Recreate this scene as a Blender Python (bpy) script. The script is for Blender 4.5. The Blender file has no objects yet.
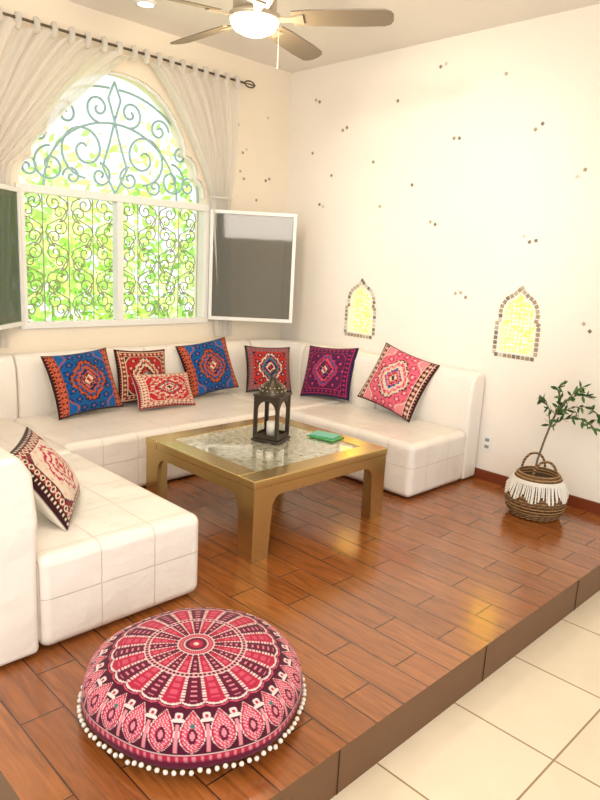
import bpy, bmesh, math, random
import numpy as np
from mathutils import Vector, Matrix
random.seed(7); np.random.seed(7)
PI=math.pi
scn=bpy.context.scene
# ---------------------------------------------------------------- helpers
def link(o,parent=None):
    scn.collection.objects.link(o)
    if parent: o.parent=parent
    return o
def empty(name,loc=(0,0,0)):
    e=bpy.data.objects.new(name,None); e.empty_display_size=.1; e.location=loc; link(e); return e
def mat(name,col,rough=.5,metal=0,spec=.5,coat=0,emis=None,estr=0,trans=0,alpha=1):
    m=bpy.data.materials.new(name); m.use_nodes=True
    b=m.node_tree.nodes['Principled BSDF']
    b.inputs['Base Color'].default_value=(*col,1); b.inputs['Roughness'].default_value=rough
    b.inputs['Metallic'].default_value=metal; b.inputs['Specular IOR Level'].default_value=spec
    b.inputs['Coat Weight'].default_value=coat; b.inputs['Transmission Weight'].default_value=trans
    b.inputs['Alpha'].default_value=alpha
    if emis: b.inputs['Emission Color'].default_value=(*emis,1); b.inputs['Emission Strength'].default_value=estr
    return m
def N(m,t,**k):
    n=m.node_tree.nodes.new(t)
    for a,v in k.items(): setattr(n,a,v)
    return n
def L(m,a,b): m.node_tree.links.new(a,b)
def BS(m): return m.node_tree.nodes['Principled BSDF']
def mesh(name,vs,fs,m=None,parent=None,smooth=False,cols=None):
    me=bpy.data.meshes.new(name); me.from_pydata([tuple(v) for v in vs],[],[tuple(f) for f in fs]); me.update()
    if cols is not None:
        a=me.color_attributes.new('Col','FLOAT_COLOR','POINT')
        c=np.ones((len(me.vertices),4),dtype=np.float32); c[:,:3]=cols; a.data.foreach_set('color',c.ravel())
    if smooth: me.polygons.foreach_set('use_smooth',[True]*len(me.polygons))
    o=bpy.data.objects.new(name,me)
    if m:
        for q in (m if isinstance(m,list) else [m]): me.materials.append(q)
    return link(o,parent)
def bev(o,w,seg=3,ang=35):
    b=o.modifiers.new('b','BEVEL'); b.width=w; b.segments=seg; b.limit_method='ANGLE'; b.angle_limit=math.radians(ang)
    o.data.polygons.foreach_set('use_smooth',[True]*len(o.data.polygons))
    w=o.modifiers.new('wn','WEIGHTED_NORMAL'); w.keep_sharp=True
def box(name,lo,hi,m,parent=None,bevel=0,seg=3):
    x0,y0,z0=lo;x1,y1,z1=hi
    vs=[(x0,y0,z0),(x1,y0,z0),(x1,y1,z0),(x0,y1,z0),(x0,y0,z1),(x1,y0,z1),(x1,y1,z1),(x0,y1,z1)]
    fs=[(0,3,2,1),(4,5,6,7),(0,1,5,4),(1,2,6,5),(2,3,7,6),(3,0,4,7)]
    o=mesh(name,vs,fs,m,parent)
    if bevel: bev(o,bevel,seg)
    return o
def lathe(name,prof,c,m,parent=None,seg=48,cols=None,sq=False):
    vs=[];fs=[]
    for i,(r,z) in enumerate(prof):
        for j in range(seg):
            a=2*PI*j/seg; vs.append((c[0]+r*math.cos(a),c[1]+r*math.sin(a),c[2]+z))
    for i in range(len(prof)-1):
        for j in range(seg):
            k=(j+1)%seg; fs.append((i*seg+j,i*seg+k,(i+1)*seg+k,(i+1)*seg+j))
    return mesh(name,vs,fs,m,parent,smooth=not sq)
def tubes(name,polys,r,m,parent=None,res=2,cyc=False):
    cu=bpy.data.curves.new(name,'CURVE'); cu.dimensions='3D'; cu.bevel_depth=r; cu.bevel_resolution=res
    for p in polys:
        s=cu.splines.new('POLY'); s.points.add(len(p)-1)
        for q,v in zip(s.points,p): q.co=(*v,1)
        s.use_cyclic_u=cyc
    if m: cu.materials.append(m)
    o=bpy.data.objects.new(name,cu); link(o,parent); return o
def plate(name,outer,holes,axis,val,thick,m,parent=None):
    bm=bmesh.new(); edges=[]
    def P(a,b): return (val,a,b) if axis==0 else (a,val,b)
    for lp in [outer]+holes:
        v=[bm.verts.new(P(*q)) for q in lp]
        for i in range(len(v)): edges.append(bm.edges.new((v[i],v[(i+1)%len(v)])))
    bmesh.ops.triangle_fill(bm,use_beauty=True,use_dissolve=False,edges=edges)
    r=bmesh.ops.extrude_face_region(bm,geom=bm.faces[:])
    d=Vector((thick,0,0)) if axis==0 else Vector((0,thick,0))
    bmesh.ops.translate(bm,vec=d,verts=[g for g in r['geom'] if isinstance(g,bmesh.types.BMVert)])
    bmesh.ops.recalc_face_normals(bm,faces=bm.faces[:])
    me=bpy.data.meshes.new(name); bm.to_mesh(me); bm.free(); me.materials.append(m)
    return link(bpy.data.objects.new(name,me),parent)
def S(r,g,b):
    f=lambda c:(c/255/12.92 if c/255<=.04045 else ((c/255+.055)/1.055)**2.4)
    return (f(r),f(g),f(b))

XW,YW,ZC=4.31,4.60,3.12
# ---------------------------------------------------------------- materials
def wallmat(name,c):
    m=mat(name,c,.75,spec=.25)
    n=N(m,'ShaderNodeTexNoise'); n.inputs['Scale'].default_value=2.2; n.inputs['Detail'].default_value=6
    g=N(m,'ShaderNodeNewGeometry'); L(m,g.outputs['Position'],n.inputs['Vector'])
    r=N(m,'ShaderNodeMix',data_type='RGBA'); r.inputs['A'].default_value=(*[x*.95 for x in c],1); r.inputs['B'].default_value=(*[min(1,x*1.03) for x in c],1)
    L(m,n.outputs['Fac'],r.inputs['Factor']); L(m,r.outputs['Result'],BS(m).inputs['Base Color'])
    n2=N(m,'ShaderNodeTexNoise'); n2.inputs['Scale'].default_value=14; n2.inputs['Detail'].default_value=5; L(m,g.outputs['Position'],n2.inputs['Vector'])
    b=N(m,'ShaderNodeBump'); b.inputs['Strength'].default_value=.12; b.inputs['Distance'].default_value=.02
    L(m,n2.outputs['Fac'],b.inputs['Height']); L(m,b.outputs['Normal'],BS(m).inputs['Normal'])
    return m
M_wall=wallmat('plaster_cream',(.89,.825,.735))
M_wallw=wallmat('plaster_warm_lit',(.87,.775,.635))  # yellow cast of the light on the window wall mixed into the plaster colour
M_ceil=wallmat('ceiling_paint',(.84,.79,.73))

def wood():
    m=mat('wood_plank_tile',(.3,.1,.03),.3,spec=.6)
    g=N(m,'ShaderNodeNewGeometry'); mp=N(m,'ShaderNodeMapping'); mp.inputs['Rotation'].default_value=(0,0,PI/2); mp.inputs['Location'].default_value=(0.13,.02,0)
    L(m,g.outputs['Position'],mp.inputs['Vector'])
    br=N(m,'ShaderNodeTexBrick'); br.offset=.37; br.inputs['Scale'].default_value=1
    br.inputs['Brick Width'].default_value=.6; br.inputs['Row Height'].default_value=.15; br.inputs['Mortar Size'].default_value=.0034
    br.inputs['Mortar Smooth'].default_value=.35; br.inputs['Bias'].default_value=0
    br.inputs['Color1'].default_value=(.36,.122,.029,1); br.inputs['Color2'].default_value=(.285,.09,.021,1); br.inputs['Mortar'].default_value=(.08,.026,.010,1)
    L(m,mp.outputs['Vector'],br.inputs['Vector'])
    mp2=N(m,'ShaderNodeMapping'); mp2.inputs['Scale'].default_value=(34,3.2,1); L(m,g.outputs['Position'],mp2.inputs['Vector'])
    n=N(m,'ShaderNodeTexNoise'); n.inputs['Scale'].default_value=1; n.inputs['Detail'].default_value=9; n.inputs['Distortion'].default_value=1.4; L(m,mp2.outputs['Vector'],n.inputs['Vector'])
    cr=N(m,'ShaderNodeValToRGB'); cr.color_ramp.elements[0].position=.32; cr.color_ramp.elements[0].color=(.68,.64,.58,1); cr.color_ramp.elements[1].position=.66; cr.color_ramp.elements[1].color=(1.14,1.12,1.08,1)
    L(m,n.outputs['Fac'],cr.inputs['Fac'])
    mx=N(m,'ShaderNodeMix',data_type='RGBA',blend_type='MULTIPLY'); mx.inputs['Factor'].default_value=1
    L(m,br.outputs['Color'],mx.inputs['A']); L(m,cr.outputs['Color'],mx.inputs['B']); L(m,mx.outputs['Result'],BS(m).inputs['Base Color'])
    rr=N(m,'ShaderNodeMapRange'); rr.inputs['To Min'].default_value=.15; rr.inputs['To Max'].default_value=.28; L(m,n.outputs['Fac'],rr.inputs['Value']); L(m,rr.outputs['Result'],BS(m).inputs['Roughness'])
    sub=N(m,'ShaderNodeMath',operation='MULTIPLY_ADD'); L(m,n.outputs['Fac'],sub.inputs[0]); sub.inputs[1].default_value=.4
    inv=N(m,'ShaderNodeMath',operation='MULTIPLY'); L(m,br.outputs['Fac'],inv.inputs[0]); inv.inputs[1].default_value=-1; L(m,inv.outputs[0],sub.inputs[2])
    b=N(m,'ShaderNodeBump'); b.inputs['Strength'].default_value=.4; b.inputs['Distance'].default_value=.004
    L(m,sub.outputs[0],b.inputs['Height']); L(m,b.outputs['Normal'],BS(m).inputs['Normal'])
    BS(m).inputs['Coat Weight'].default_value=.5; BS(m).inputs['Coat Roughness'].default_value=.13
    L(m,b.outputs['Normal'],BS(m).inputs['Coat Normal'])
    return m
M_wood=wood()
def tile():
    m=mat('ceramic_floor_tile',(.8,.7,.55),.25)
    g=N(m,'ShaderNodeNewGeometry'); mp=N(m,'ShaderNodeMapping'); mp.inputs['Location'].default_value=(-2.14+4.9,-.76+4.9,0); L(m,g.outputs['Position'],mp.inputs['Vector'])
    br=N(m,'ShaderNodeTexBrick'); br.offset=0; br.inputs['Scale'].default_value=1; br.inputs['Brick Width'].default_value=.49; br.inputs['Row Height'].default_value=.49
    br.inputs['Mortar Size'].default_value=.004; br.inputs['Color1'].default_value=(*S(236,222,197),1); br.inputs['Color2'].default_value=(*S(231,216,190),1); br.inputs['Mortar'].default_value=(*S(155,130,98),1)
    L(m,mp.outputs['Vector'],br.inputs['Vector'])
    n=N(m,'ShaderNodeTexNoise'); n.inputs['Scale'].default_value=6; n.inputs['Detail'].default_value=6; L(m,g.outputs['Position'],n.inputs['Vector'])
    mr=N(m,'ShaderNodeMapRange'); mr.inputs['To Min'].default_value=.88; mr.inputs['To Max'].default_value=1.04; L(m,n.outputs['Fac'],mr.inputs['Value'])
    mx=N(m,'ShaderNodeMix',data_type='RGBA',blend_type='MULTIPLY'); mx.inputs['Factor'].default_value=1; L(m,br.outputs['Color'],mx.inputs['A']); L(m,mr.outputs['Result'],mx.inputs['B'])
    L(m,mx.outputs['Result'],BS(m).inputs['Base Color']); return m
M_tile=tile()
def leather(name,grid=True):
    base=(.86,.80,.725)
    m=mat(name,base,.28,spec=.5)
    g=N(m,'ShaderNodeNewGeometry')
    n=N(m,'ShaderNodeTexNoise'); n.inputs['Scale'].default_value=5; n.inputs['Detail'].default_value=4; L(m,g.outputs['Position'],n.inputs['Vector'])
    b=N(m,'ShaderNodeBump'); b.inputs['Strength'].default_value=.7; b.inputs['Distance'].default_value=.03
    h=n.outputs['Fac']
    if grid:
        sp=N(m,'ShaderNodeSeparateXYZ'); L(m,g.outputs['Position'],sp.inputs[0]); masks=[]
        for ax,(s,off) in enumerate(((.245,.03),(.27,.11),(.26,.04))):
            a=N(m,'ShaderNodeMath',operation='ADD'); L(m,sp.outputs[ax],a.inputs[0]); a.inputs[1].default_value=off
            p=N(m,'ShaderNodeMath',operation='PINGPONG'); L(m,a.outputs[0],p.inputs[0]); p.inputs[1].default_value=s/2
            r=N(m,'ShaderNodeMapRange'); r.inputs['From Min'].default_value=.0008; r.inputs['From Max'].default_value=.003; r.inputs['To Min'].default_value=1; r.inputs['To Max'].default_value=0
            L(m,p.outputs[0],r.inputs['Value']); masks.append(r.outputs['Result'])
        a=N(m,'ShaderNodeMath',operation='MAXIMUM'); L(m,masks[0],a.inputs[0]); L(m,masks[1],a.inputs[1])
        c=N(m,'ShaderNodeMath',operation='MAXIMUM'); L(m,a.outputs[0],c.inputs[0]); L(m,masks[2],c.inputs[1])
        mx=N(m,'ShaderNodeMix',data_type='RGBA'); mx.inputs['A'].default_value=(*base,1); mx.inputs['B'].default_value=(.70,.62,.52,1)
        L(m,c.outputs[0],mx.inputs['Factor']); L(m,mx.outputs['Result'],BS(m).inputs['Base Color'])
        s2=N(m,'ShaderNodeMath',operation='MULTIPLY_ADD'); L(m,c.outputs[0],s2.inputs[0]); s2.inputs[1].default_value=-.10; L(m,n.outputs['Fac'],s2.inputs[2]); h=s2.outputs[0]
    L(m,h,b.inputs['Height']); L(m,b.outputs['Normal'],BS(m).inputs['Normal']); return m
M_lea=leather('white_leatherette_stitched'); M_lea2=leather('white_leatherette',False)
M_brass=mat('champagne_brass',S(204,176,118),.24,.92)
M_white=mat('white_painted_frame',(.84,.83,.79),.4)
M_dark=mat('dark_bronze',S(95,84,70),.4,.6)
M_riser=mat('riser_wood',S(106,70,42),.45)
def vcol(name,rough=.85,bump=True,trans=False,sheen=.1):
    m=mat(name,(1,1,1),rough,spec=.2)
    a=N(m,'ShaderNodeVertexColor'); a.layer_name='Col'; L(m,a.outputs['Color'],BS(m).inputs['Base Color'])
    BS(m).inputs['Sheen Weight'].default_value=sheen if bump else 0
    if bump:
        n=N(m,'ShaderNodeTexNoise'); n.inputs['Scale'].default_value=220; b=N(m,'ShaderNodeBump'); b.inputs['Strength'].default_value=.25; b.inputs['Distance'].default_value=.002
        tc=N(m,'ShaderNodeTexCoord'); L(m,tc.outputs['Object'],n.inputs['Vector']); L(m,n.outputs['Fac'],b.inputs['Height']); L(m,b.outputs['Normal'],BS(m).inputs['Normal'])
    if trans:
        t=N(m,'ShaderNodeBsdfTranslucent'); L(m,a.outputs['Color'],t.inputs['Color']); x=N(m,'ShaderNodeMixShader'); x.inputs[0].default_value=.45
        L(m,BS(m).outputs[0],x.inputs[1]); L(m,t.outputs[0],x.inputs[2]); L(m,x.outputs[0],m.node_tree.nodes['Material Output'].inputs['Surface'])
    return m
M_fab=vcol('printed_fabric'); M_leaf=vcol('leaf',.5,False,True); M_vc=vcol('coloured_chips',.3,False)

# ---------------------------------------------------------------- shell
box('floor',(-4,-4,-.27),(XW+.15,YW+.15,-.17),M_tile)
pf=mesh('floor_platform',[(.61,1.17,-.17),(XW,1.17,-.17),(XW,YW,-.17),(.61,YW,-.17),(.61,1.17,0),(XW,1.17,0),(XW,YW,0),(.61,YW,0)],
     [(4,5,6,7),(0,1,5,4),(1,2,6,5),(2,3,7,6),(3,0,4,7),(0,3,2,1)],[M_wood,M_riser])
for i,p in enumerate(pf.data.polygons): p.material_index=0 if i==0 else 1
tubes('trim_riser_joints',[[(x,1.168,-.168),(x,1.168,-.002)] for x in (1.44,2.35,3.26,4.17)],.0018,mat('joint',S(60,40,25),.8))
box('ceiling',(-4,-4,ZC),(XW+.15,YW+.15,ZC+.12),M_ceil)
hp=[(0,2.765),(.1,2.757),(.2,2.735),(.3,2.69),(.4,2.615),(.48,2.52),(.54,2.42),(.575,2.33),(.57,2.28),(.615,2.27),(.66,2.235),(.685,2.175),(.68,2.115),(.72,2.10),(.755,2.05),(.765,1.98),(.765,.98)]
WC=2.645
whole=[(WC-x,z) for x,z in hp[::-1]]+[(WC+x,z) for x,z in hp[1:]]
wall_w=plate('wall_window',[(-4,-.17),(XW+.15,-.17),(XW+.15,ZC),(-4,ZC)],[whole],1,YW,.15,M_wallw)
def niche(cy,hw,zb,zs,zt):
    pts=[(0,zt),(hw*.14,zt-(zt-zs)*.14),(hw*.36,zt-(zt-zs)*.26),(hw*.62,zt-(zt-zs)*.36),(hw*.84,zt-(zt-zs)*.58),(hw*.9,zt-(zt-zs)*.8),(hw*.84,zs),(hw,zs-.015),(hw,zb)]
    return [(cy-x,z) for x,z in pts[::-1]]+[(cy+x,z) for x,z in pts[1:]]
NI=[(2.205,.125,.965,1.18,1.375),(3.625,.125,.945,1.16,1.34)]
wall_r=plate('wall_right',[(-4,-.17),(YW,-.17),(YW,ZC),(-4,ZC)],[niche(*n) for n in NI],0,XW,.15,M_wall)
M_base=mat('baseboard_wood',S(122,56,26),.4)
box('baseboard_right',(XW-.015,1.17,0),(XW-.0005,YW-.01,.075),M_base)
box('baseboard_window',(.61,YW-.015,0),(XW-.02,YW-.0005,.075),M_base)
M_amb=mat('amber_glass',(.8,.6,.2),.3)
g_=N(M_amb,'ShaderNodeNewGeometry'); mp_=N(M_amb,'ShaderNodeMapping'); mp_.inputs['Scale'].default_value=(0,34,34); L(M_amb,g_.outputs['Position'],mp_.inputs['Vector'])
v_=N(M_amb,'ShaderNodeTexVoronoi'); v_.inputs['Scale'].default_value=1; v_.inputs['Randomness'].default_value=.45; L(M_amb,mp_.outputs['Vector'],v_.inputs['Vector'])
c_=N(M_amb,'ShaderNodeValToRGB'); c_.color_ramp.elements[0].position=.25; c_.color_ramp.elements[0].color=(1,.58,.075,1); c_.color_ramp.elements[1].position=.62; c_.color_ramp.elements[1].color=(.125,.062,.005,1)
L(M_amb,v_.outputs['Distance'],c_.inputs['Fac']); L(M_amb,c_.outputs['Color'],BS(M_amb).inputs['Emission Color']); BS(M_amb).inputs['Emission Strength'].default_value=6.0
def chips(name,items,m,axis='x',parent=None):
    vs=[];fs=[];cs=[]
    for (y,z,s,rot,col) in items:
        b=len(vs)
        for k in range(2):
            d=0 if k==0 else .004
            for a in range(4):
                t=rot+PI/4+a*PI/2; p=(y+s*.707*math.cos(t),z+s*.707*math.sin(t))
                vs.append((XW-.0005-d,*p) if axis=='x' else (p[0],YW-.0005-d,p[1])); cs.append(col)
        fs+= [(b+4,b+5,b+6,b+7)]+[(b+i,b+(i+1)%4,b+4+(i+1)%4,b+4+i) for i in range(4)]
    return mesh(name,vs,fs,m,parent,cols=np.array(cs))
TC=[S(155,142,120),S(184,172,148),S(130,120,105),S(208,200,182),S(165,148,118)]
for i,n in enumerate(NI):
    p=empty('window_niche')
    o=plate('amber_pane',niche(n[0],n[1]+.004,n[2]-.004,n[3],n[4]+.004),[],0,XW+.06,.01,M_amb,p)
    big=niche(n[0],n[1]+.030,n[2]-.028,n[3]+.004,n[4]+.042)
    pts=[Vector(q) for q in big]; pts.append(pts[0]); it=[];acc=0;step=.034
    for a,b in zip(pts[:-1],pts[1:]):
        l=(b-a).length; t=step-acc
        while t<=l:
            q=a.lerp(b,t/l); it.append((q.x,q.y,.026,math.atan2((b-a).y,(b-a).x)+random.uniform(-.08,.08),random.choice(TC))); t+=step
        acc=(acc+l)%step
    chips('mosaic_border',it,M_vc,'x',p)

# ---------------------------------------------------------------- window
W=empty('window_1')
def bar(lo,hi,nm='frame_bar'): return box(nm,lo,hi,M_white,W,.004,2)
fy0,fy1=YW-.02,YW+.06
x0,x1=WC-.765,WC+.765
bar((x0-.03,fy0,.955),(x1+.03,fy1,1.0),'sill_bar'); bar((x0-.03,fy0,1.87),(x1+.03,fy1,1.925),'transom')
bar((x0-.03,fy0,1.0),(x0+.025,fy1,1.87),'jamb_left'); bar((x1-.025,fy0,1.0),(x1+.03,fy1,1.87),'jamb_right')
bar((2.59,fy0,1.0),(2.64,fy1,1.87),'mullion')
rim=[(WC+ (x*.985),z-.008) for x,z in hp[:-1]]; rim=[(2*WC-a,b) for a,b in rim[::-1]]+rim[1:]
tubes('arch_rim',[[(a,YW+.03,b) for a,b in rim]],.014,M_white,W)
M_ironL=mat('iron_pale_backlit',S(158,188,190),.5); M_ironD=mat('painted_iron',S(158,158,130),.5)  # arch iron: pale blue of the backlight put into its colour
def spiral(cx,cz,r,turns,a0,sgn,y,n=26,rin=.12):
    out=[]
    for i in range(n+1):
        t=i/n; rr=r*(1-t*(1-rin)); a=a0+sgn*t*turns*2*PI
        out.append((cx+rr*math.cos(a),y,cz+rr*math.sin(a)))
    return out
pol=[];yg=YW+.11
cw=.19
for i in range(4):
    for j in range(5):
        for wx in (x0+.02,2.64):
            cx=wx+cw*(i+.5); cz=1.02+.172*(j+.5)
            if cx>wx+.74: continue
            s=1 if (i+j)%2 else -1
            pol.append(spiral(cx-s*.02,cz+.035,.062,1.4,PI/2,s,yg)); pol.append(spiral(cx+s*.02,cz-.035,.062,1.4,-PI/2,s,yg))
            pol.append([(cx-s*.02,yg,cz+.097),(cx+s*.07,yg,cz+.05),(cx+s*.085,yg,cz),(cx+s*.02,yg,cz-.097)])
for k in range(9):
    xx=x0+.01+k*.19; pol.append([(xx,yg,.99),(xx,yg,1.9)])
tubes('scroll_grille_lower',pol,.0050,M_ironD,W,1)
pol=[]
for s in (-1,1):
    pol.append(spiral(WC+s*.24,2.22,.20,1.6,-PI/2,s,yg,40)); pol.append(spiral(WC+s*.50,2.08,.13,1.5,PI/2,-s,yg,34))
    pol.append(spiral(WC+s*.13,2.52,.10,1.4,-PI/2,s,yg)); pol.append(spiral(WC+s*.38,2.44,.09,1.4,0 if s>0 else PI,s,yg)); pol.append(spiral(WC+s*.12,2.05,.09,1.4,PI/2,s,yg))
    pol.append(spiral(WC+s*.34,2.02,.07,1.3,PI,s,yg)); pol.append(spiral(WC+s*.66,2.05,.07,1.3,PI/2,s,yg)); pol.append(spiral(WC+s*.58,2.28,.06,1.3,PI/2,s,yg))
    pol.append([(WC+s*x,yg,z) for x,z in ((0,1.93),(.10,2.12),(.04,2.3),(.0,2.45),(.05,2.6),(0,2.72))])
    pol.append([(WC+s*(.04+.72*math.cos(a)),yg,1.93+.74*math.sin(a)) for a in np.linspace(0,PI/2,20)])
    pol.append([(WC+s*(.55*math.cos(a)),yg,1.93+.5*math.sin(a)) for a in np.linspace(0,PI/2,20)])
tubes('scroll_grille_arch',pol,.009,M_ironL,W,1)
def casement(name,hx,sg,paneM):
    c=empty(name); c.parent=W; LW=.715
    u=Vector((sg*math.cos(math.radians(41)),-math.sin(math.radians(41)),0)); nn=Vector((-u.y,u.x,0)); o=Vector((hx,YW-.035,0))
    def b(a0,a1,z0,z1,th,m,nm):
        vs=[]
        for z in (z0,z1):
            for a,t in ((a0,-th),(a1,-th),(a1,th),(a0,th)):
                p=o+u*a+nn*t; vs.append((p.x,p.y,z))
        q=mesh(nm,vs,[(0,3,2,1),(4,5,6,7),(0,1,5,4),(1,2,6,5),(2,3,7,6),(3,0,4,7)],m,c); bev(q,.003,2)
    b(0,LW,1.86,1.89,.014,M_white,'rail_top'); b(0,LW,.985,1.015,.014,M_white,'rail_bottom'); b(0,.028,1.015,1.86,.014,M_white,'stile_hinge'); b(LW-.028,LW,1.015,1.86,.014,M_white,'stile_free')
    b(.028,LW-.028,1.015,1.86,.003,paneM,'screen')
M_scr=mat('insect_screen',S(96,86,56),.04,alpha=.66,spec=.8)
M_scr2=mat('insect_screen_garden_tint',S(66,96,50),.06,alpha=.5,spec=.6)  # garden green, reflected and seen through, put into the screen colour
casement('casement_right',x1+.02,1,M_scr); casement('casement_left',x0-.02,-1,M_scr2)

# curtains
M_cur=mat('sheer_voile',(.90,.87,.82),.9,spec=.1)
t_=N(M_cur,'ShaderNodeBsdfTranslucent'); t_.inputs['Color'].default_value=(.93,.90,.85,1); tr_=N(M_cur,'ShaderNodeBsdfTransparent')
a_=N(M_cur,'ShaderNodeMixShader'); a_.inputs[0].default_value=.45; L(M_cur,BS(M_cur).outputs[0],a_.inputs[1]); L(M_cur,t_.outputs[0],a_.inputs[2])
b_=N(M_cur,'ShaderNodeMixShader'); b_.inputs[0].default_value=.2; L(M_cur,a_.outputs[0],b_.inputs[1]); L(M_cur,tr_.outputs[0],b_.inputs[2]); L(M_cur,b_.outputs[0],M_cur.node_tree.nodes['Material Output'].inputs['Surface'])
ZR=2.90;YR=4.50
def curtain(name,top,tie,zt,low,zb,parent,inner_right,pw,flips=9):
    nu,nv=160,70; vs=[];fs=[]
    for j in range(nv+1):
        t=j/nv
        if t<.62:
            v=t/.62
            a=top[0]+(tie[0]-top[0])*(v**pw if not inner_right else v**1.3); b=top[1]+(tie[1]-top[1])*(v**pw if inner_right else v**1.3)
        else:
            v=(t-.62)/.38; a=tie[0]+(low[0]-tie[0])*v; b=tie[1]+(low[1]-tie[1])*v
        for i in range(nu+1):
            u=i/nu; x=a+(b-a)*u
            if t<.62:
                vv=t/.62; sag=.035*abs(math.sin(u*6*PI))*(1-vv)
                z=(ZR-.015-sag)+(zt-ZR+.015)*vv
                amp=.034*(1-.45*vv)
            else:
                z=zt+(zb-zt)*v; amp=.02
            ph=u*flips*2*PI+.8*math.sin(u*11)
            y=YR+amp*math.sin(ph)+.010*math.sin(2.7*ph+t*5)
            if t>.5: y+= .045*min(1,(t-.5)/.15)
            vs.append((x,y,z))
    for j in range(nv):
        for i in range(nu):
            k=j*(nu+1)+i; fs.append((k,k+1,k+nu+2,k+nu+1))
    return mesh(name,vs,fs,M_cur,parent,True)
CU=empty('window_curtain')
curtain('curtain_panel_right',(2.76,3.64),(3.42,3.60),1.98,(3.50,3.66),.84,CU,False,.72,8)
curtain('curtain_panel_left',(1.35,2.70),(1.40,1.80),2.02,(1.40,1.74),.84,CU,True,.86,11)
tubes('rod',[[(1.0,YR,ZR),(3.70,YR,ZR)]],.009,M_dark,CU)
tubes('finial',[[(3.70,YR,ZR)]+[(3.70+.05*(1-math.cos(a)),YR,ZR+.024*math.sin(a)) for a in np.linspace(0,4*PI/2,20)]+[(3.76+.05*k,YR,ZR+.0) for k in (0,1)]],.006,M_dark,CU)
tubes('rod_bracket',[[(3.66,YR,ZR),(3.66,YW,ZR)],[(2.73,YR,ZR),(2.73,YW,ZR)]],.007,M_dark,CU)
tabs=[]
for x in list(np.linspace(1.40,2.68,12))+list(np.linspace(2.78,3.61,9)):
    tabs.append([(x,YR+.018*math.cos(a),ZR-.012+(.036 if math.sin(a)<0 else .032)*math.sin(a)) for a in np.linspace(0,2*PI,14)])
tubes('tab_loops',tabs,.020,M_cur,CU)
tubes('tieback',[[(3.51+.10*math.cos(a),YR+.02+.05*math.sin(a),1.98) for a in np.linspace(0,2*PI,16)]],.008,M_cur,CU)

# mosaic chips scattered
itr=[];itw=[]
for (y,z,n) in [(3.01,2.93,2),(4.26,2.86,2),(4.29,2.43,1),(3.93,2.61,2),(2.84,2.42,2),(2.98,1.83,2),(2.68,1.33,3),(2.19,1.73,3),(1.73,1.19,2),(2.22,2.45,2),(3.6,2.3,1),(3.5,1.95,1),(4.15,2.0,2),(3.4,2.75,1),(2.5,2.8,1),(1.9,2.15,2),(3.2,2.1,1),(4.05,2.25,1)]:
    for k in range(n): itr.append((y+(k-(n-1)/2)*-.045,z+random.uniform(-.025,.025),.021,random.random()*1.5,random.choice(TC)))
chips('wall_mosaic_chips',itr,M_vc,'x')
for (x,z,n) in [(3.80,2.41,2),(3.78,2.2,2),(4.07,2.2,2),(4.05,2.68,1),(3.95,2.0,1),(3.72,2.6,1)]:
    for k in range(n): itw.append((x+(k-(n-1)/2)*.04,z+random.uniform(-.03,.03),.02,random.random()*1.5,random.choice(TC)))
chips('wall_mosaic_chips',itw,M_vc,'y')
OU=empty('wall_outlet'); box('plate',(XW-.008,2.29,.22),(XW-.0005,2.37,.34),M_white,OU,.003); 
for z in (.255,.305): box('socket',(XW-.0095,2.313,z-.012),(XW-.008,2.347,z+.012),mat('socket_grey',(.3,.3,.28),.5),OU)

# ---------------------------------------------------------------- sofa
SO=empty('sectional_sofa')
def seatbox(nm,lo,hi): return box(nm,lo,hi,M_lea,SO,.045,6)
ZS=.385
seatbox('seat_right',(3.46,2.39,.012),(4.13,3.58,ZS)); seatbox('seat_corner_right',(3.462,3.584,.012),(4.13,4.42,ZS))
seatbox('seat_window',(1.69,3.60,.012),(3.458,4.42,ZS))
seatbox('seat_left',(.945,2.25,.012),(1.685,3.45,ZS+.01)); seatbox('seat_corner_left',(.945,3.454,.012),(1.685,4.42,ZS+.01))
def sweep(nm,path,th=.17,z0=.012,z1=.80):
    vs=[];fs=[];n=len(path)
    P=[Vector((*p,0)) for p in path]
    prof=[(-th/2,z0),(th/2,z0),(th/2,ZS),(th/2+.010,.55),(th/2-.006,z1-.07),(th/2-.05,z1),(-th/2+.04,z1),(-th/2,z1-.05)]
    for i,p in enumerate(P):
        d=(P[min(i+1,n-1)]-P[max(i-1,0)]).normalized(); q=Vector((-d.y,d.x,0))
        for a,z in prof: v=p+q*a; vs.append((v.x,v.y,z))
    m=len(prof)
    for i in range(n-1):
        for j in range(m):
            k=(j+1)%m; fs.append((i*m+j,(i+1)*m+j,(i+1)*m+k,i*m+k))
    fs.append(tuple(range(m))); fs.append(tuple((n-1)*m+j for j in reversed(range(m))))
    o=mesh(nm,vs,fs,M_lea2,SO); bev(o,.024,4,30); return o
xr,yb,xl=4.21,4.50,.855
g=.002
sweep('back_right_a',[(xr,2.39),(xr,3.25-g)]); 
arc=[(xr-.38+.38*math.cos(a),yb-.38+.38*math.sin(a)) for a in np.linspace(0,PI/2,12)]
sweep('back_right_b',[(xr,3.25+g),(xr,yb-.39)]); sweep('back_corner',[(xr,yb-.38)]+arc[1:-1]+[(xr-.38,yb)])
sweep('back_window_a',[(xr-.39,yb),(2.75+g,yb)]); sweep('back_window_b',[(2.75-g,yb),(1.75+g,yb)])
arc=[(xl+.3-.3*math.sin(a),yb-.3+.3*math.cos(a)) for a in np.linspace(0,PI/2,10)]
sweep('back_window_c',[(1.75-g,yb)]+arc[:-1]+[(xl,yb-.31)]); sweep('back_left',[(xl,yb-.32),(xl,2.25)])

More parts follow.
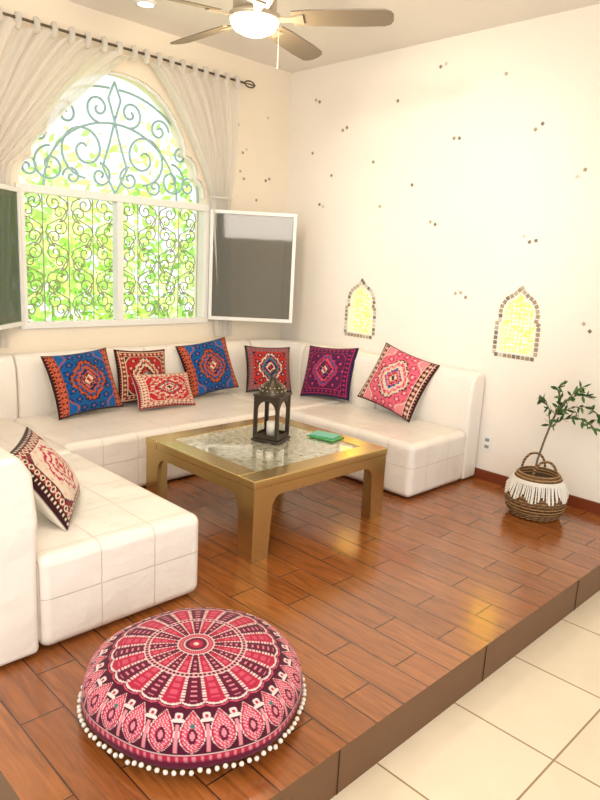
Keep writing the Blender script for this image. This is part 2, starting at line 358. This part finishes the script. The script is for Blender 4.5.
# ---------------------------------------------------------------- cushions
def kilim(field,fl,med,line,band,motif,edge,corner,seed=0,side=False,sx=1.15,cell=7):
    rs=np.random.RandomState(seed)
    def f(u,v):
        QN=96
        U=(np.floor((u+1)/2*QN)+.5)/QN*2-1; V=(np.floor((v+1)/2*QN)+.5)/QN*2-1
        C=np.zeros(u.shape+(3,)); C[:]=field
        a=(U+1)*cell/2; b=(V+1)*cell/2; a=a+.5*(np.floor(b)%2); ca=a%1-.5; cb=b%1-.5; rr=np.hypot(ca,cb); th=np.arctan2(cb,ca)
        C[rr<.34+.08*np.cos(5*th)]=fl[0]; C[rr<.2+.05*np.cos(5*th)]=fl[1]; C[rr<.09]=fl[2]
        TH=np.arctan2(V,U*sx); d=(np.abs(U)*sx+np.abs(V)*.9)*.62+.38*np.hypot(U*sx,V); d=d*(1+.05*np.cos(12*TH))+.018*np.sign(np.sin(U*40)*np.sin(V*40))
        rad=(.70,.66,.58,.50,.46,.36,.28,.23,.15,.08)
        for r,c in zip(rad,med): C[d<r]=c
        k=(d>.50)&(d<.58)&(np.sin(TH*16)>.2); C[k]=fl[1]
        k=(d>.28)&(d<.36)&(np.sin(TH*10)>.1); C[k]=fl[0]
        dc=np.hypot(1-np.abs(U),1-np.abs(V)); dc=dc*(1+.06*np.cos(8*np.arctan2(1-np.abs(V),1-np.abs(U))))
        C[dc<.56]=line; C[dc<.53]=corner; C[(dc<.45)&(np.sin(dc*60)>.3)]=fl[1]
        m=np.abs(U) if side else np.maximum(np.abs(U),np.abs(V)); tg=np.where(np.abs(U)>=np.abs(V),V,U) if not side else V
        C[m>.72]=line; C[m>.745]=band
        w=(m-.745)/.15; saw=np.abs(((tg*6)%1)-.5)*2; k=(w>0)&(w<1)
        C[k&(np.abs(w-.5)*2<saw)]=motif; C[k&(np.abs(w-.5)*2<saw-.55)]=line
        C[m>.895]=line; C[m>.92]=edge; C[(m>.92)&(np.sin(tg*60)>.3)]=motif
        mm=np.maximum(np.abs(U),np.abs(V)); C[mm>.965]=edge
        C=C*.86*(1+.16*(rs.rand(*u.shape)-.5))[...,None]; return np.clip(C,0,1)
    return f
def cushion(name,bot,w,h,th,yaw,tilt,roll,pat,back=(.75,.7,.6),n=136):
    uu=np.linspace(-1,1,n+1); V,U=np.meshgrid(uu,uu,indexing='ij')
    X=U*(1-.07*(1-V**2))*w/2; Y=V*(1-.07*(1-U**2))*h/2
    t=th/2*np.clip((1-np.abs(U)**2.4)*(1-np.abs(V)**2.4),0,1)**.55*(1-.12*V)+.004
    t=t+.008*np.sin(U*5+1+roll*9)*np.sin(V*4)*(1-U**2)*(1-V**2)+.003*np.sin(U*13+V*7)*(1-U**2)*(1-V**2)
    col=pat(U,V)
    n0=Vector((math.cos(yaw),math.sin(yaw),0)); up=Vector((0,0,1))
    Vv=up*math.cos(tilt)-n0*math.sin(tilt); Nn=n0*math.cos(tilt)+up*math.sin(tilt); Uu=Vv.cross(Nn)
    U2=Uu*math.cos(roll)+Vv*math.sin(roll); V2=-Uu*math.sin(roll)+Vv*math.cos(roll)
    c=Vector(bot)+Vv*(abs(math.cos(roll))*h/2+abs(math.sin(roll))*w/2*.9)
    Mx=np.array([U2,V2,Nn])
    F=np.stack([X,Y,t],-1).reshape(-1,3)@Mx; B=np.stack([X,Y,-t],-1).reshape(-1,3)@Mx
    k=(n+1)**2; vs=np.concatenate([F,B]); fs=[]
    for j in range(n):
        for i in range(n):
            a=j*(n+1)+i; fs.append((a,a+1,a+n+2,a+n+1)); fs.append((k+a,k+a+n+1,k+a+n+2,k+a+1))
    ed=[i for i in range(n)]+[n+(n+1)*j for j in range(n)]+[(n+1)*n+n-i for i in range(n)]+[(n+1)*(n-j) for j in range(n)]
    for i in range(len(ed)):
        a,b=ed[i],ed[(i+1)%len(ed)]; fs.append((b,a,k+a,k+b))
    bc=np.zeros((k,3)); bc[:]=back
    o=mesh(name,vs,fs,M_fab,None,True,np.concatenate([col.reshape(-1,3),bc])); o.location=c
    zmin=(vs[:,2].min()+c.z); o.location.z+=bot[2]-zmin+.001
    return o
blue=S(20,88,150);dblue=S(22,40,95);org=S(190,85,48);brn=S(105,42,30);red=S(190,35,38);pink=S(215,75,95);cream=S(228,208,182);purp=S(95,28,72);navy=S(32,30,72);dk=S(55,20,25);teal=S(50,120,140);mag=S(185,45,85);sal=S(215,110,85)
K_blue=kilim(blue,(dblue,blue,org),(dk,org,brn,blue,org,dblue,sal,brn,cream,red),org,brn,sal,dk,S(25,100,170),1,True)
K_red=kilim(red,(brn,sal,cream),(dk,cream,org,dk,cream,red,dk,org,teal,cream),cream,brn,org,dk,dk,2)
K_red2=kilim(S(205,42,58),(red,cream,pink),(cream,red,pink,cream,red,teal,cream,red,cream,dk),cream,red,cream,S(160,28,45),pink,3,sx=.8)
K_cor=kilim(S(195,50,38),(navy,red,cream),(navy,cream,navy,org,teal,navy,red,cream,navy,red),org,S(190,55,40),teal,dk,navy,4)
K_pur=kilim(purp,(navy,mag,pink),(navy,mag,blue,purp,pink,navy,mag,navy,cream,mag),mag,navy,purp,navy,S(60,25,80),5)
lpk=S(235,140,150)
K_pink=kilim(S(228,105,122),(mag,lpk,cream),(dk,cream,pink,lpk,cream,blue,lpk,red,cream,dk),cream,dk,S(200,120,110),dk,lpk,6,True)
K_left=kilim(S(225,205,185),(S(222,200,180),S(220,195,175),S(215,150,140)),(cream,mag,cream,cream,mag,cream,cream,mag,cream,red),dk,S(150,35,45),cream,dk,S(140,35,50),7,cell=9)
zs=ZS
cushion('throw_pillow',(2.15,4.18,zs),.50,.45,.17,-PI/2+.04,.42,.06,K_blue)
cushion('throw_pillow',(2.66,4.30,zs),.44,.41,.13,-PI/2,.25,-.05,K_red)
cushion('throw_pillow',(2.72,4.07,zs),.50,.27,.15,-PI/2+.03,.5,-.05,K_red2)
cushion('throw_pillow',(3.25,4.24,zs),.48,.44,.17,-PI/2-.1,.36,.13,K_blue)
cushion('throw_pillow',(3.76,4.11,zs),.41,.41,.15,-PI/2-.45,.38,-.03,K_cor)
cushion('throw_pillow',(3.96,3.68,zs),.47,.45,.17,PI+.22,.38,.07,K_pur)
cushion('throw_pillow',(3.92,2.96,zs),.50,.48,.17,PI+.18,.42,-.25,K_pink)
cushion('throw_pillow',(1.26,2.62,zs+.01),.46,.39,.15,-PI/2+1.0,.62,.0,K_left)
cushion('throw_pillow',(1.29,4.05,zs+.01),.42,.42,.14,-PI/2+.3,.4,0,K_red)

# ---------------------------------------------------------------- coffee table
T=empty('coffee_table'); tx0,tx1,ty0,ty1,tz=2.065,3.125,2.34,3.34,.44
fr=.12
box('top_front',(tx0,ty0,tz-.045),(tx1,ty0+fr,tz),M_brass,T,.006); box('top_rear',(tx0,ty1-fr,tz-.045),(tx1,ty1,tz),M_brass,T,.006)
box('top_left',(tx0,ty0+fr,tz-.045),(tx0+fr,ty1-fr,tz),M_brass,T,.006); box('top_right',(tx1-fr,ty0+fr,tz-.045),(tx1,ty1-fr,tz),M_brass,T,.006)
M_tg=mat('mottled_reflection_glass',S(205,205,188),.05,.25,spec=.9,coat=1)  # mottled glass; its pale base colour holds the silvery window and wall reflections
BS(M_tg).inputs['Coat Roughness'].default_value=.02
n_=N(M_tg,'ShaderNodeTexNoise'); n_.inputs['Scale'].default_value=24; n_.inputs['Detail'].default_value=10
c_=N(M_tg,'ShaderNodeValToRGB'); c_.color_ramp.elements[0].position=.35; c_.color_ramp.elements[0].color=(*S(165,160,130),1); c_.color_ramp.elements[1].position=.62; c_.color_ramp.elements[1].color=(*S(210,209,190),1)
L(M_tg,n_.outputs['Fac'],c_.inputs['Fac']); L(M_tg,c_.outputs['Color'],BS(M_tg).inputs['Base Color'])
box('glass_inset',(tx0+fr-.002,ty0+fr-.002,tz-.03),(tx1-fr+.002,ty1-fr+.002,tz-.004),M_tg,T)
def apron(nm,a0,a1,fixed,axis,th,cut):
    lw=.125-cut; r=.07; zt=tz-.045; za=tz-.10
    pts=[(a0,zt),(a1,zt),(a1,0),(a1-lw*.85,0),(a1-lw,za-r)]
    pts+=[(a1-lw-r+r*math.cos(t),za-r+r*math.sin(t)) for t in np.linspace(0,PI/2,8)[1:]]
    pts+=[(a0+lw+r-r*math.sin(t),za-r+r*math.cos(t)) for t in np.linspace(0,PI/2,8)]
    pts+=[(a0+lw*.85,0),(a0,0)]
    return plate(nm,pts,[],axis,fixed,th,M_brass,T)
for nm,fx,ax,a0,a1 in (('side_front',ty0+.004,1,tx0+.004,tx1-.004),('side_rear',ty1-.029,1,tx0+.004,tx1-.004)): apron(nm,a0,a1,fx,ax,.025,0)
for nm,fx in (('side_left',tx0+.004),('side_right',tx1-.029)): apron(nm,ty0+.0292,ty1-.0292,fx,0,.025,.025)
for i,(a,b) in enumerate(((tx0,ty0),(tx1-.124,ty0),(tx0,ty1-.124),(tx1-.124,ty1-.124))):
    box('leg_core_%d'%(i+1),(a+.030,b+.030,.002),(a+.094,b+.094,tz-.046),M_brass,T)

# lantern
LN=empty('moroccan_lantern',(2.66,2.88,tz)); LN.rotation_euler=(0,0,math.radians(22)); lx=ly=lz=0
M_lan=mat('pewter',S(78,70,60),.38,.8)
def sqplate(nm,h,z0,z1,m=M_lan): return box(nm,(lx-h,ly-h,z0),(lx+h,ly+h,z1),m,LN,.004)
hb=.076; HB=.275
sqplate('base_plate',.092,.001,.016); sqplate('base_step',.083,.016,.03); sqplate('roof_plate',.090,HB,HB+.012)
pf_=[(-hb,.03),(hb,.03),(hb,HB),(-hb,HB)]
def archh(c,hw,zb,zs_,zt):
    return [(c-hw,zb),(c+hw,zb),(c+hw,zs_)]+[(c+hw*math.cos(t),zs_+(zt-zs_)*math.sin(t)**.9) for t in np.linspace(0,PI,14)[1:-1]]+[(c-hw,zs_)]
for ax in (1,0):
    for sg in (-1,1):
        plate('side_panel',pf_,[archh(0,.058,.045,.185,.25)],ax,sg*hb-.002,.004,M_lan,LN)
for a in (-1,1):
    for b in (-1,1): box('corner_post',(a*.078-.006,b*.078-.006,.028),(a*.078+.006,b*.078+.006,HB+.002),M_lan,LN,.003)
lathe('dome',[(.084,HB+.012),(.080,HB+.032),(.068,HB+.058),(.046,HB+.078),(.026,HB+.088),(.021,HB+.096),(.025,HB+.101),(.016,HB+.108),(.0,HB+.109)],(0,0,0),M_lan,LN,32)
M_hole=mat('lantern_cutout',S(200,185,150),.6)
dots=[]
for k in range(16):
    for r_,z_ in ((.080,HB+.036),(.0685,HB+.057)):
        a=2*PI*(k+(.5 if z_>HB+.05 else 0))/16; dots.append((r_*math.cos(a),r_*math.sin(a),z_))
vs=[];fs=[]
for d in dots:
    bm=bmesh.new(); bmesh.ops.create_icosphere(bm,subdivisions=1,radius=.0045); o_=len(vs)
    bm.verts.ensure_lookup_table(); vs+=[(v.co.x+d[0],v.co.y+d[1],v.co.z+d[2]) for v in bm.verts]; fs+=[tuple(v.index+o_ for v in f.verts) for f in bm.faces]; bm.free()
mesh('dome_piercings',vs,fs,M_hole,LN,True)
tubes('ring',[[(.024*math.cos(a)*.9,-.024*math.cos(a)*.4,HB+.13+.024*math.sin(a)) for a in np.linspace(0,2*PI,20)]],.004,M_lan,LN)
lathe('candle',[(0,.0),(.03,.0),(.03,.08),(.027,.083),(0,.08)],(0,0,.03),mat('wax',(.85,.8,.68),.5),LN,24)
BK=empty('booklet_stack')
def rotbox(nm,c,w,d,h,ang,m,par):
    o=box(nm,(-w/2,-d/2,0),(w/2,d/2,h),m,par,.001,1); o.location=c; o.rotation_euler=(0,0,ang); return o
rotbox('booklet_green',(2.98,2.72,tz+.001),.14,.19,.008,.15,mat('green_cover',S(80,165,85),.4),BK)
rotbox('booklet_teal',(2.985,2.73,tz+.0095),.115,.165,.008,.3,mat('teal_cover',S(110,190,170),.4),BK)

# ---------------------------------------------------------------- pouf
def pouf():
    R0=.375; ns,nr=600,190; c=(1.232,1.665)
    prof=[]
    for i in range(nr+1):
        t=i/nr
        if t<.8:
            s_=t/.8; a=s_*PI/2; r=R0*math.sin(a)**.9; z=.07+.15*math.cos(a)**.62
        else:
            a=(t-.8)/.2*PI/2; r=R0*math.cos(a)**.5*1.0; z=.07-.068*math.sin(a)**.8
        prof.append((max(r,.0005),z))
    r=np.array([p[0] for p in prof]); z=np.array([p[1] for p in prof])
    ds=np.concatenate([[0],np.cumsum(np.hypot(np.diff(r),np.diff(z)))]); iseam=int(nr*.8); s=ds/ds[iseam]
    th=np.arange(ns)/ns*2*PI
    SS,TH=np.meshgrid(s,th,indexing='ij')
    C=np.zeros(SS.shape+(3,)); mar=S(100,16,48); dm=S(80,12,40); pk=S(205,80,105); hot=S(180,36,68); cr=S(232,208,205); lp=S(220,135,148); tl=S(60,120,115)
    C[:]=mar
    n=24; ph=(TH*n/(2*PI))%1; tri=np.abs(ph-.5)*2
    idx=np.floor(TH*n/(2*PI)).astype(int)
    def put(k,c): C[k]=c
    put((SS<.62)&(SS>.16)&(idx%2==0),hot)
    put((SS<.58)&(SS>.20)&(tri<.42)&(idx%2==0)&(np.sin(SS*110)>-.4),pk)
    put((SS<.6)&(SS>.2)&(tri<.35)&(idx%2==1)&(np.sin(SS*150)>.45),lp)
    put((SS<.62)&(SS>.14)&(tri>.82)&(np.sin(SS*260)>-.5),cr)
    for a,b,c2 in ((0,.02,cr),(.02,.05,hot),(.05,.056,cr),(.056,.085,mar),(.085,.092,cr),(.092,.13,hot),(.13,.14,cr),(.345,.353,cr),(.353,.38,dm),(.38,.387,cr)): put((SS>=a)&(SS<b),c2)
    put((SS>.102)&(SS<.118)&(np.sin(TH*48)>.2),lp)
    put((SS>.357)&(SS<.376)&(np.sin(TH*72)>.3),lp)
    sc=.60+.035*np.sqrt(np.clip(1-tri**2,0,1)); put((SS>sc-.015)&(SS<sc),cr); put((SS>=sc),dm)
    put((SS>sc+.008)&(SS<sc+.018),pk)
    for d0 in (0,1): 
        put(((SS-.705)/.024)**2+((ph-d0)/.16)**2<1,cr); put(((SS-.735)/.014)**2+((ph-d0)/.24)**2<1,cr); put(((SS-.71)/.011)**2+((ph-d0)/.08)**2<1,hot); put((SS>.76)&(SS<.93)&(np.abs(ph-d0)<.06),lp)
    def blob(s0,t0,rs,rt): return ((SS-s0)/rs)**2+((ph-t0)/rt)**2<1
    pp=np.clip((SS-.66)/.28,0,1); wd=.43*np.sin(PI*pp**1.25)**.8
    ins=(SS>.66)&(SS<.94); dx=np.abs(ph-.5)
    put(ins&(dx<wd),cr); put(ins&(dx<wd-.035),hot); put(ins&(dx<wd-.10),pk); put(ins&(dx<wd-.10)&(np.sin(SS*260)*np.sin(ph*50)>.45),cr)
    put(blob(.83,.5,.048,.15),mar); put(blob(.83,.5,.026,.07),lp); put(blob(.77,.5,.015,.07)&(idx%3==0),tl)
    put((SS>.945)&(SS<.953),cr); put((SS>.953),hot); put((SS>.958)&(SS<.985)&(np.sin(TH*96)>.3),lp); put(SS>.99,mar)
    C*=.9*(1+.10*(np.random.rand(*SS.shape)-.5))[...,None]; C=np.clip(C,0,1)
    wob=1+.012*np.sin(TH*3+1)+.008*np.sin(TH*7)
    zz=z[:,None]*(1+.03*np.sin(TH*2+.5)*np.clip(SS,0,1)*(SS<1))
    vs=np.stack([r[:,None]*wob*np.cos(TH)+c[0],r[:,None]*wob*np.sin(TH)+c[1],zz+0*TH],-1).reshape(-1,3)
    fs=[]
    for i in range(nr):
        b=i*ns
        for j in range(ns):
            k=(j+1)%ns; fs.append((b+j,b+ns+j,b+ns+k,b+k))
    P=empty('floor_pouf')
    mesh('cover',vs,fs,M_fab,P,True,C.reshape(-1,3))
    vs=[];fs=[]
    for k in range(96):
        a=2*PI*k/96; w=1+.012*math.sin(a*3+1)+.008*math.sin(a*7)
        bm=bmesh.new(); bmesh.ops.create_icosphere(bm,subdivisions=2,radius=.0078); o_=len(vs); bm.verts.ensure_lookup_table()
        rr=(R0+.008)*w; zz=.046+random.uniform(-.006,.006)
        vs+=[(v.co.x*(1+random.uniform(-.15,.15))+c[0]+rr*math.cos(a),v.co.y*(1+random.uniform(-.15,.15))+c[1]+rr*math.sin(a),v.co.z+zz) for v in bm.verts]; fs+=[tuple(v.index+o_ for v in f.verts) for f in bm.faces]; bm.free()
    mesh('pompom_trim',vs,fs,mat('pompom_white',(.80,.74,.66),.9),P,True)
pouf()

# ---------------------------------------------------------------- potted plant
PL=empty('potted_plant'); bx,by=3.955,1.76
M_bk=mat('seagrass',S(170,120,70),.75)
g_=N(M_bk,'ShaderNodeTexCoord'); w_=N(M_bk,'ShaderNodeTexWave',wave_type='BANDS',bands_direction='Z'); w_.inputs['Scale'].default_value=16; w_.inputs['Distortion'].default_value=1.5; w_.inputs['Detail Scale'].default_value=4
L(M_bk,g_.outputs['Object'],w_.inputs['Vector']); c_=N(M_bk,'ShaderNodeValToRGB'); c_.color_ramp.elements[0].color=(*S(92,62,34),1); c_.color_ramp.elements[1].color=(*S(178,136,86),1); L(M_bk,w_.outputs['Fac'],c_.inputs['Fac']); L(M_bk,c_.outputs['Color'],BS(M_bk).inputs['Base Color'])
b_=N(M_bk,'ShaderNodeBump'); b_.inputs['Distance'].default_value=.01; L(M_bk,w_.outputs['Fac'],b_.inputs['Height']); L(M_bk,b_.outputs['Normal'],BS(M_bk).inputs['Normal'])
pr=[(0,.004),(.12,.004),(.15,.02),(.17,.06),(.178,.11),(.17,.15),(.155,.175),(.157,.19),(.15,.24),(.13,.28),(.12,.285),(.115,.27),(.13,.2),(.0,.19)]
lathe('basket',pr,(bx,by,0),M_bk,PL,48)
tubes('braid_rings',[[(bx+(rr+.002)*math.cos(a),by+(rr+.002)*math.sin(a),zz+.003*math.sin(a*24+zz*300)) for a in np.linspace(0,2*PI,97)] for rr,zz in ((.142,.018),(.16,.04),(.171,.065),(.177,.09),(.178,.115),(.172,.14))],.011,M_bk,PL,2)
M_fr=mat('cotton_fringe',(.82,.78,.70),.9); pol=[]
for k in range(90):
    a=2*PI*k/90; ln=.06+.05*abs(math.sin(k*PI/9)); j=random.uniform(-.02,.02)
    z1=.245; z0=z1-ln
    pol.append([(bx+rr*math.cos(a+jj),by+rr*math.sin(a+jj),z) for rr,z,jj in ((.152,z1,0),(.163,z1-.02,j*.5),(.174,(z0+z1)/2-.01,j),(.190,z0-.01,j*1.5))])
tubes('fringe',pol,.0045,M_fr,PL,1)
tubes('fringe_band',[[(bx+rr*math.cos(a),by+rr*math.sin(a),zz) for a in np.linspace(0,2*PI,60)] for rr,zz in ((.152,.247),(.155,.236))],.006,M_fr,PL)
U=Vector((.712,-.70,0)); Fw=Vector((.70,.712,0))
def hp_(off,sgn=1):
    o_=Vector((bx,by,0))+Fw*off; return [tuple(o_+U*(.075*math.cos(a))+Vector((0,0,.275+.105*math.sin(a)))) for a in np.linspace(0,PI,20)]
tubes('handles',[hp_(-.10),hp_(.10)],.008,M_bk,PL)
lathe('soil',[(0,.245),(.12,.245)],(bx,by,0),mat('soil',S(60,45,30),.9),PL,24)
M_bark=mat('olive_bark',S(105,90,70),.8)
B0=Vector((bx,by,.24))
def pt(u,f,z): return B0+U*u+Fw*f+Vector((0,0,z))
main=[pt(-.03,0,0),pt(-.02,0,.12),pt(.01,.01,.24),pt(.03,.0,.34),pt(.055,0,.42)]
brs=[[main[3],pt(.02,.02,.45),pt(-.02,.02,.50),pt(-.06,.0,.52)],[main[4],pt(.10,.0,.50),pt(.15,-.02,.57),pt(.20,-.02,.61)],[main[4],pt(.16,.01,.47),pt(.24,.0,.48),pt(.33,0,.43),pt(.38,.0,.36)],
     [main[3],pt(.09,-.03,.40),pt(.17,-.05,.42),pt(.24,-.05,.39),pt(.30,-.04,.35)],[main[4],pt(.09,.03,.52),pt(.06,.04,.58),pt(.09,.03,.61)],[main[4],pt(.14,.03,.52),pt(.2,.03,.55),pt(.28,.03,.53)]]
tubes('trunk',[[tuple(p) for p in main]],.007,M_bark,PL); tubes('branches',[[tuple(p) for p in b] for b in brs],.003,M_bark,PL)
def leafmesh(pos,dirv,ln,wd,vs,fs,cs,col):
    d=dirv.normalized(); sd=d.cross(Vector((random.gauss(0,1),random.gauss(0,1),random.gauss(0,1)))).normalized()
    nn=d.cross(sd); b=len(vs)
    prof=((0,.08),(.25,.8),(.5,1),(.78,.65),(1,.03))
    for t,w in prof:
        c=pos+d*ln*t+nn*(.12*ln*t*t)
        vs.append(c-sd*wd*w/2); vs.append(c+sd*wd*w/2); cs.append(col); cs.append(col)
    for i in range(4): fs.append((b+2*i,b+2*i+1,b+2*i+3,b+2*i+2))
vs=[];fs=[];cs=[]
for b in brs:
    for a,c in zip(b[:-1],b[1:]):
        for k in range(9):
            t=k/9; p=a.lerp(c,t); d=(c-a).normalized()*.6+Vector((random.gauss(0,.6),random.gauss(0,.6),random.gauss(.1,.6)))
            g_c=random.choice([S(58,98,50),S(80,120,62),S(105,140,82),S(50,84,46)])
            leafmesh(p,d,random.uniform(.038,.058),random.uniform(.014,.022),vs,fs,cs,g_c)
for v in vs:
    if v.x>XW-.015: v.x=XW-.015
mesh('leaves',vs,fs,M_leaf,PL,True,np.array(cs))

# ---------------------------------------------------------------- ceiling fan
FN=empty('ceiling_fan'); fx,fyy=2.46,2.93
M_fan=mat('fan_metal',S(185,172,150),.35,.5); M_bl=mat('fan_blade',S(128,116,98),.5)
lathe('canopy',[(0,ZC-.001),(.07,ZC-.001),(.065,ZC-.04),(.03,ZC-.06),(.016,ZC-.07),(.016,2.92),(.05,2.91),(.10,2.88),(.115,2.84),(.115,2.79),(.09,2.77),(.07,2.765),(0,2.765)],(fx,fyy,0),M_fan,FN,40)
for k,a in enumerate([-54,18,90,162,234]):
    a=math.radians(a); d=Vector((math.cos(a),math.sin(a),0)); s_=Vector((-d.y,d.x,0))
    pts=[(.20,.052),(.30,.062),(.55,.068),(.68,.064),(.71,.05),(.725,.02)]
    out=[(r,w) for r,w in pts]+[(r,-w) for r,w in reversed(pts)]
    n_=len(out); vs=[]
    for zz in (2.745,2.752):
        for r,w in out: p=Vector((fx,fyy,zz))+d*r+s_*w; vs.append((p.x,p.y,p.z-w*.26))
    fs=[tuple(reversed(range(n_))),tuple(range(n_,2*n_))]+[(i,(i+1)%n_,n_+(i+1)%n_,n_+i) for i in range(n_)]
    mesh('blade_%d'%(k+1),vs,fs,M_bl,FN)
    vs=[]
    for zz in (2.737,2.744):
        for r,w in ((.09,.02),(.18,.018),(.26,.035),(.26,-.035),(.18,-.018),(.09,-.02)): p=Vector((fx,fyy,zz))+d*r+s_*w; vs.append((p.x,p.y,p.z-w*.26))
    mesh('blade_bracket_%d'%(k+1),vs,[(5,4,3,2,1,0),(6,7,8,9,10,11)]+[(i,(i+1)%6,6+(i+1)%6,6+i) for i in range(6)],M_fan,FN)
lathe('light_fitter',[(.0,2.77),(.115,2.77),(.135,2.76),(.135,2.74),(.12,2.735),(0,2.74)],(fx,fyy,0),M_fan,FN,40)
lathe('light_bowl',[(.130,2.738),(.125,2.715),(.105,2.69),(.06,2.67),(0,2.665)],(fx,fyy,0),mat('frosted_bowl',(1,.95,.85),.4,emis=(1,.80,.48),estr=2.0),FN,40)
tubes('pull_chain',[[(fx+.12,fyy-.06,2.75),(fx+.121,fyy-.06,2.52)]],.0015,M_fan,FN)
DL=empty('recessed_downlight')
lathe('trim_ring',[(.075,ZC-.001),(.07,ZC-.012),(.052,ZC-.01)],(2.59,4.2,0),M_white,DL,32); lathe('lamp_face',[(.054,ZC-.009),(.0,ZC-.009)],(2.59,4.2,0),mat('led',(1,.9,.7),.4,emis=(1,.88,.65),estr=3),DL,32)

# ---------------------------------------------------------------- garden
vs=[];fs=[];cs=[]
pal=[S(195,226,130),S(212,238,150),S(165,212,112),S(232,246,175),S(150,192,105)]
cl=[(random.uniform(1.2,8.5),random.uniform(6.3,9.0),random.uniform(0,2.7)) for _ in range(120)]
for c in cl:
    base=random.choice(pal)
    for k in range(66):
        p=Vector(c)+Vector((random.gauss(0,.28),random.gauss(0,.28),random.gauss(0,.26)))
        col=tuple(min(.95,x*random.uniform(.9,1.2)) for x in base)
        leafmesh(p,Vector((random.gauss(0,1),random.gauss(0,1),random.gauss(-.4,.8))),random.uniform(.10,.2),random.uniform(.04,.08),vs,fs,cs,col)
G=empty('garden_shrubs'); mesh('foliage',vs,fs,M_leaf,G,True,np.array(cs))
st=[]
for k in range(10):
    x=1.5+k*.7; st.append([(x,7.6+random.uniform(-.6,.6),-.17),(x+random.uniform(-.2,.2),7.7,.9),(x+random.uniform(-.4,.4),7.8,1.7)])
tubes('stems',st,.018,mat('stem_bark',S(170,165,125),.8),G)
box('ground_garden',(-6,YW+.16,-.3),(14,16,-.17),mat('lawn',S(175,185,145),.9))

# ---------------------------------------------------------------- light
w=bpy.data.worlds.new('World'); scn.world=w; w.use_nodes=True
bg=w.node_tree.nodes['Background']; bg.inputs['Color'].default_value=(.86,.95,1,1); bg.inputs['Strength'].default_value=1.05
def light(name,typ,loc,target,energy,col=(1,1,1),size=1,**k):
    d=bpy.data.lights.new(name,typ); d.energy=energy; d.color=col
    if typ=='AREA': d.size=size
    elif typ=='SUN': d.angle=.02
    else: d.shadow_soft_size=size
    for a,v in k.items(): setattr(d,a,v)
    o=bpy.data.objects.new(name,d); o.location=loc
    o.rotation_euler=(Vector(target)-Vector(loc)).to_track_quat('-Z','Y').to_euler(); link(o); return o
light('sun','SUN',(10,-3,12),(0,0,0),7,(1,.95,.88))
light('added_room_fill','AREA',(-.6,-.9,2.6),(2.6,3.0,.6),58,(1,.90,.80),1.6)  # unseen area light added behind the camera to brighten the room
light('added_overhead_fill','AREA',(.8,1.6,3.0),(1.3,2.2,0),18,(1,.88,.76),1.2)  # unseen overhead area light added to lift the sofa
light('added_wall_glow_spot','SPOT',(.3,1.6,2.7),(4.31,2.95,1.75),215,(1,.95,.88),.15,spot_size=math.radians(44),spot_blend=1.0)  # unseen spot added to make the bright glow on the right wall
light('fan_bulb','POINT',(fx,fyy,2.56),(0,0,0),17,(1,.79,.54),.1)

# ---------------------------------------------------------------- camera
a,b,c=np.radians([45.15,12.03,3.01]); cy,sy=np.cos(a),np.sin(a)
fwd=np.array([sy*np.cos(b),cy*np.cos(b),-np.sin(b)]);right=np.array([cy,-sy,0]);down=np.cross(fwd,right)
r=np.cos(c)*right-np.sin(c)*down; dn=np.cos(c)*down+np.sin(c)*right
cd=bpy.data.cameras.new('camera'); cam=bpy.data.objects.new('camera',cd); link(cam)
Mw=Matrix(((r[0],-dn[0],-fwd[0],0),(r[1],-dn[1],-fwd[1],0),(r[2],-dn[2],-fwd[2],1.53),(0,0,0,1))); cam.matrix_world=Mw
cd.sensor_fit='VERTICAL'; cd.sensor_height=36; cd.lens=662.9/800*36; cd.clip_start=.05
scn.camera=cam
scn.view_settings.view_transform='Standard'; scn.view_settings.exposure=.56
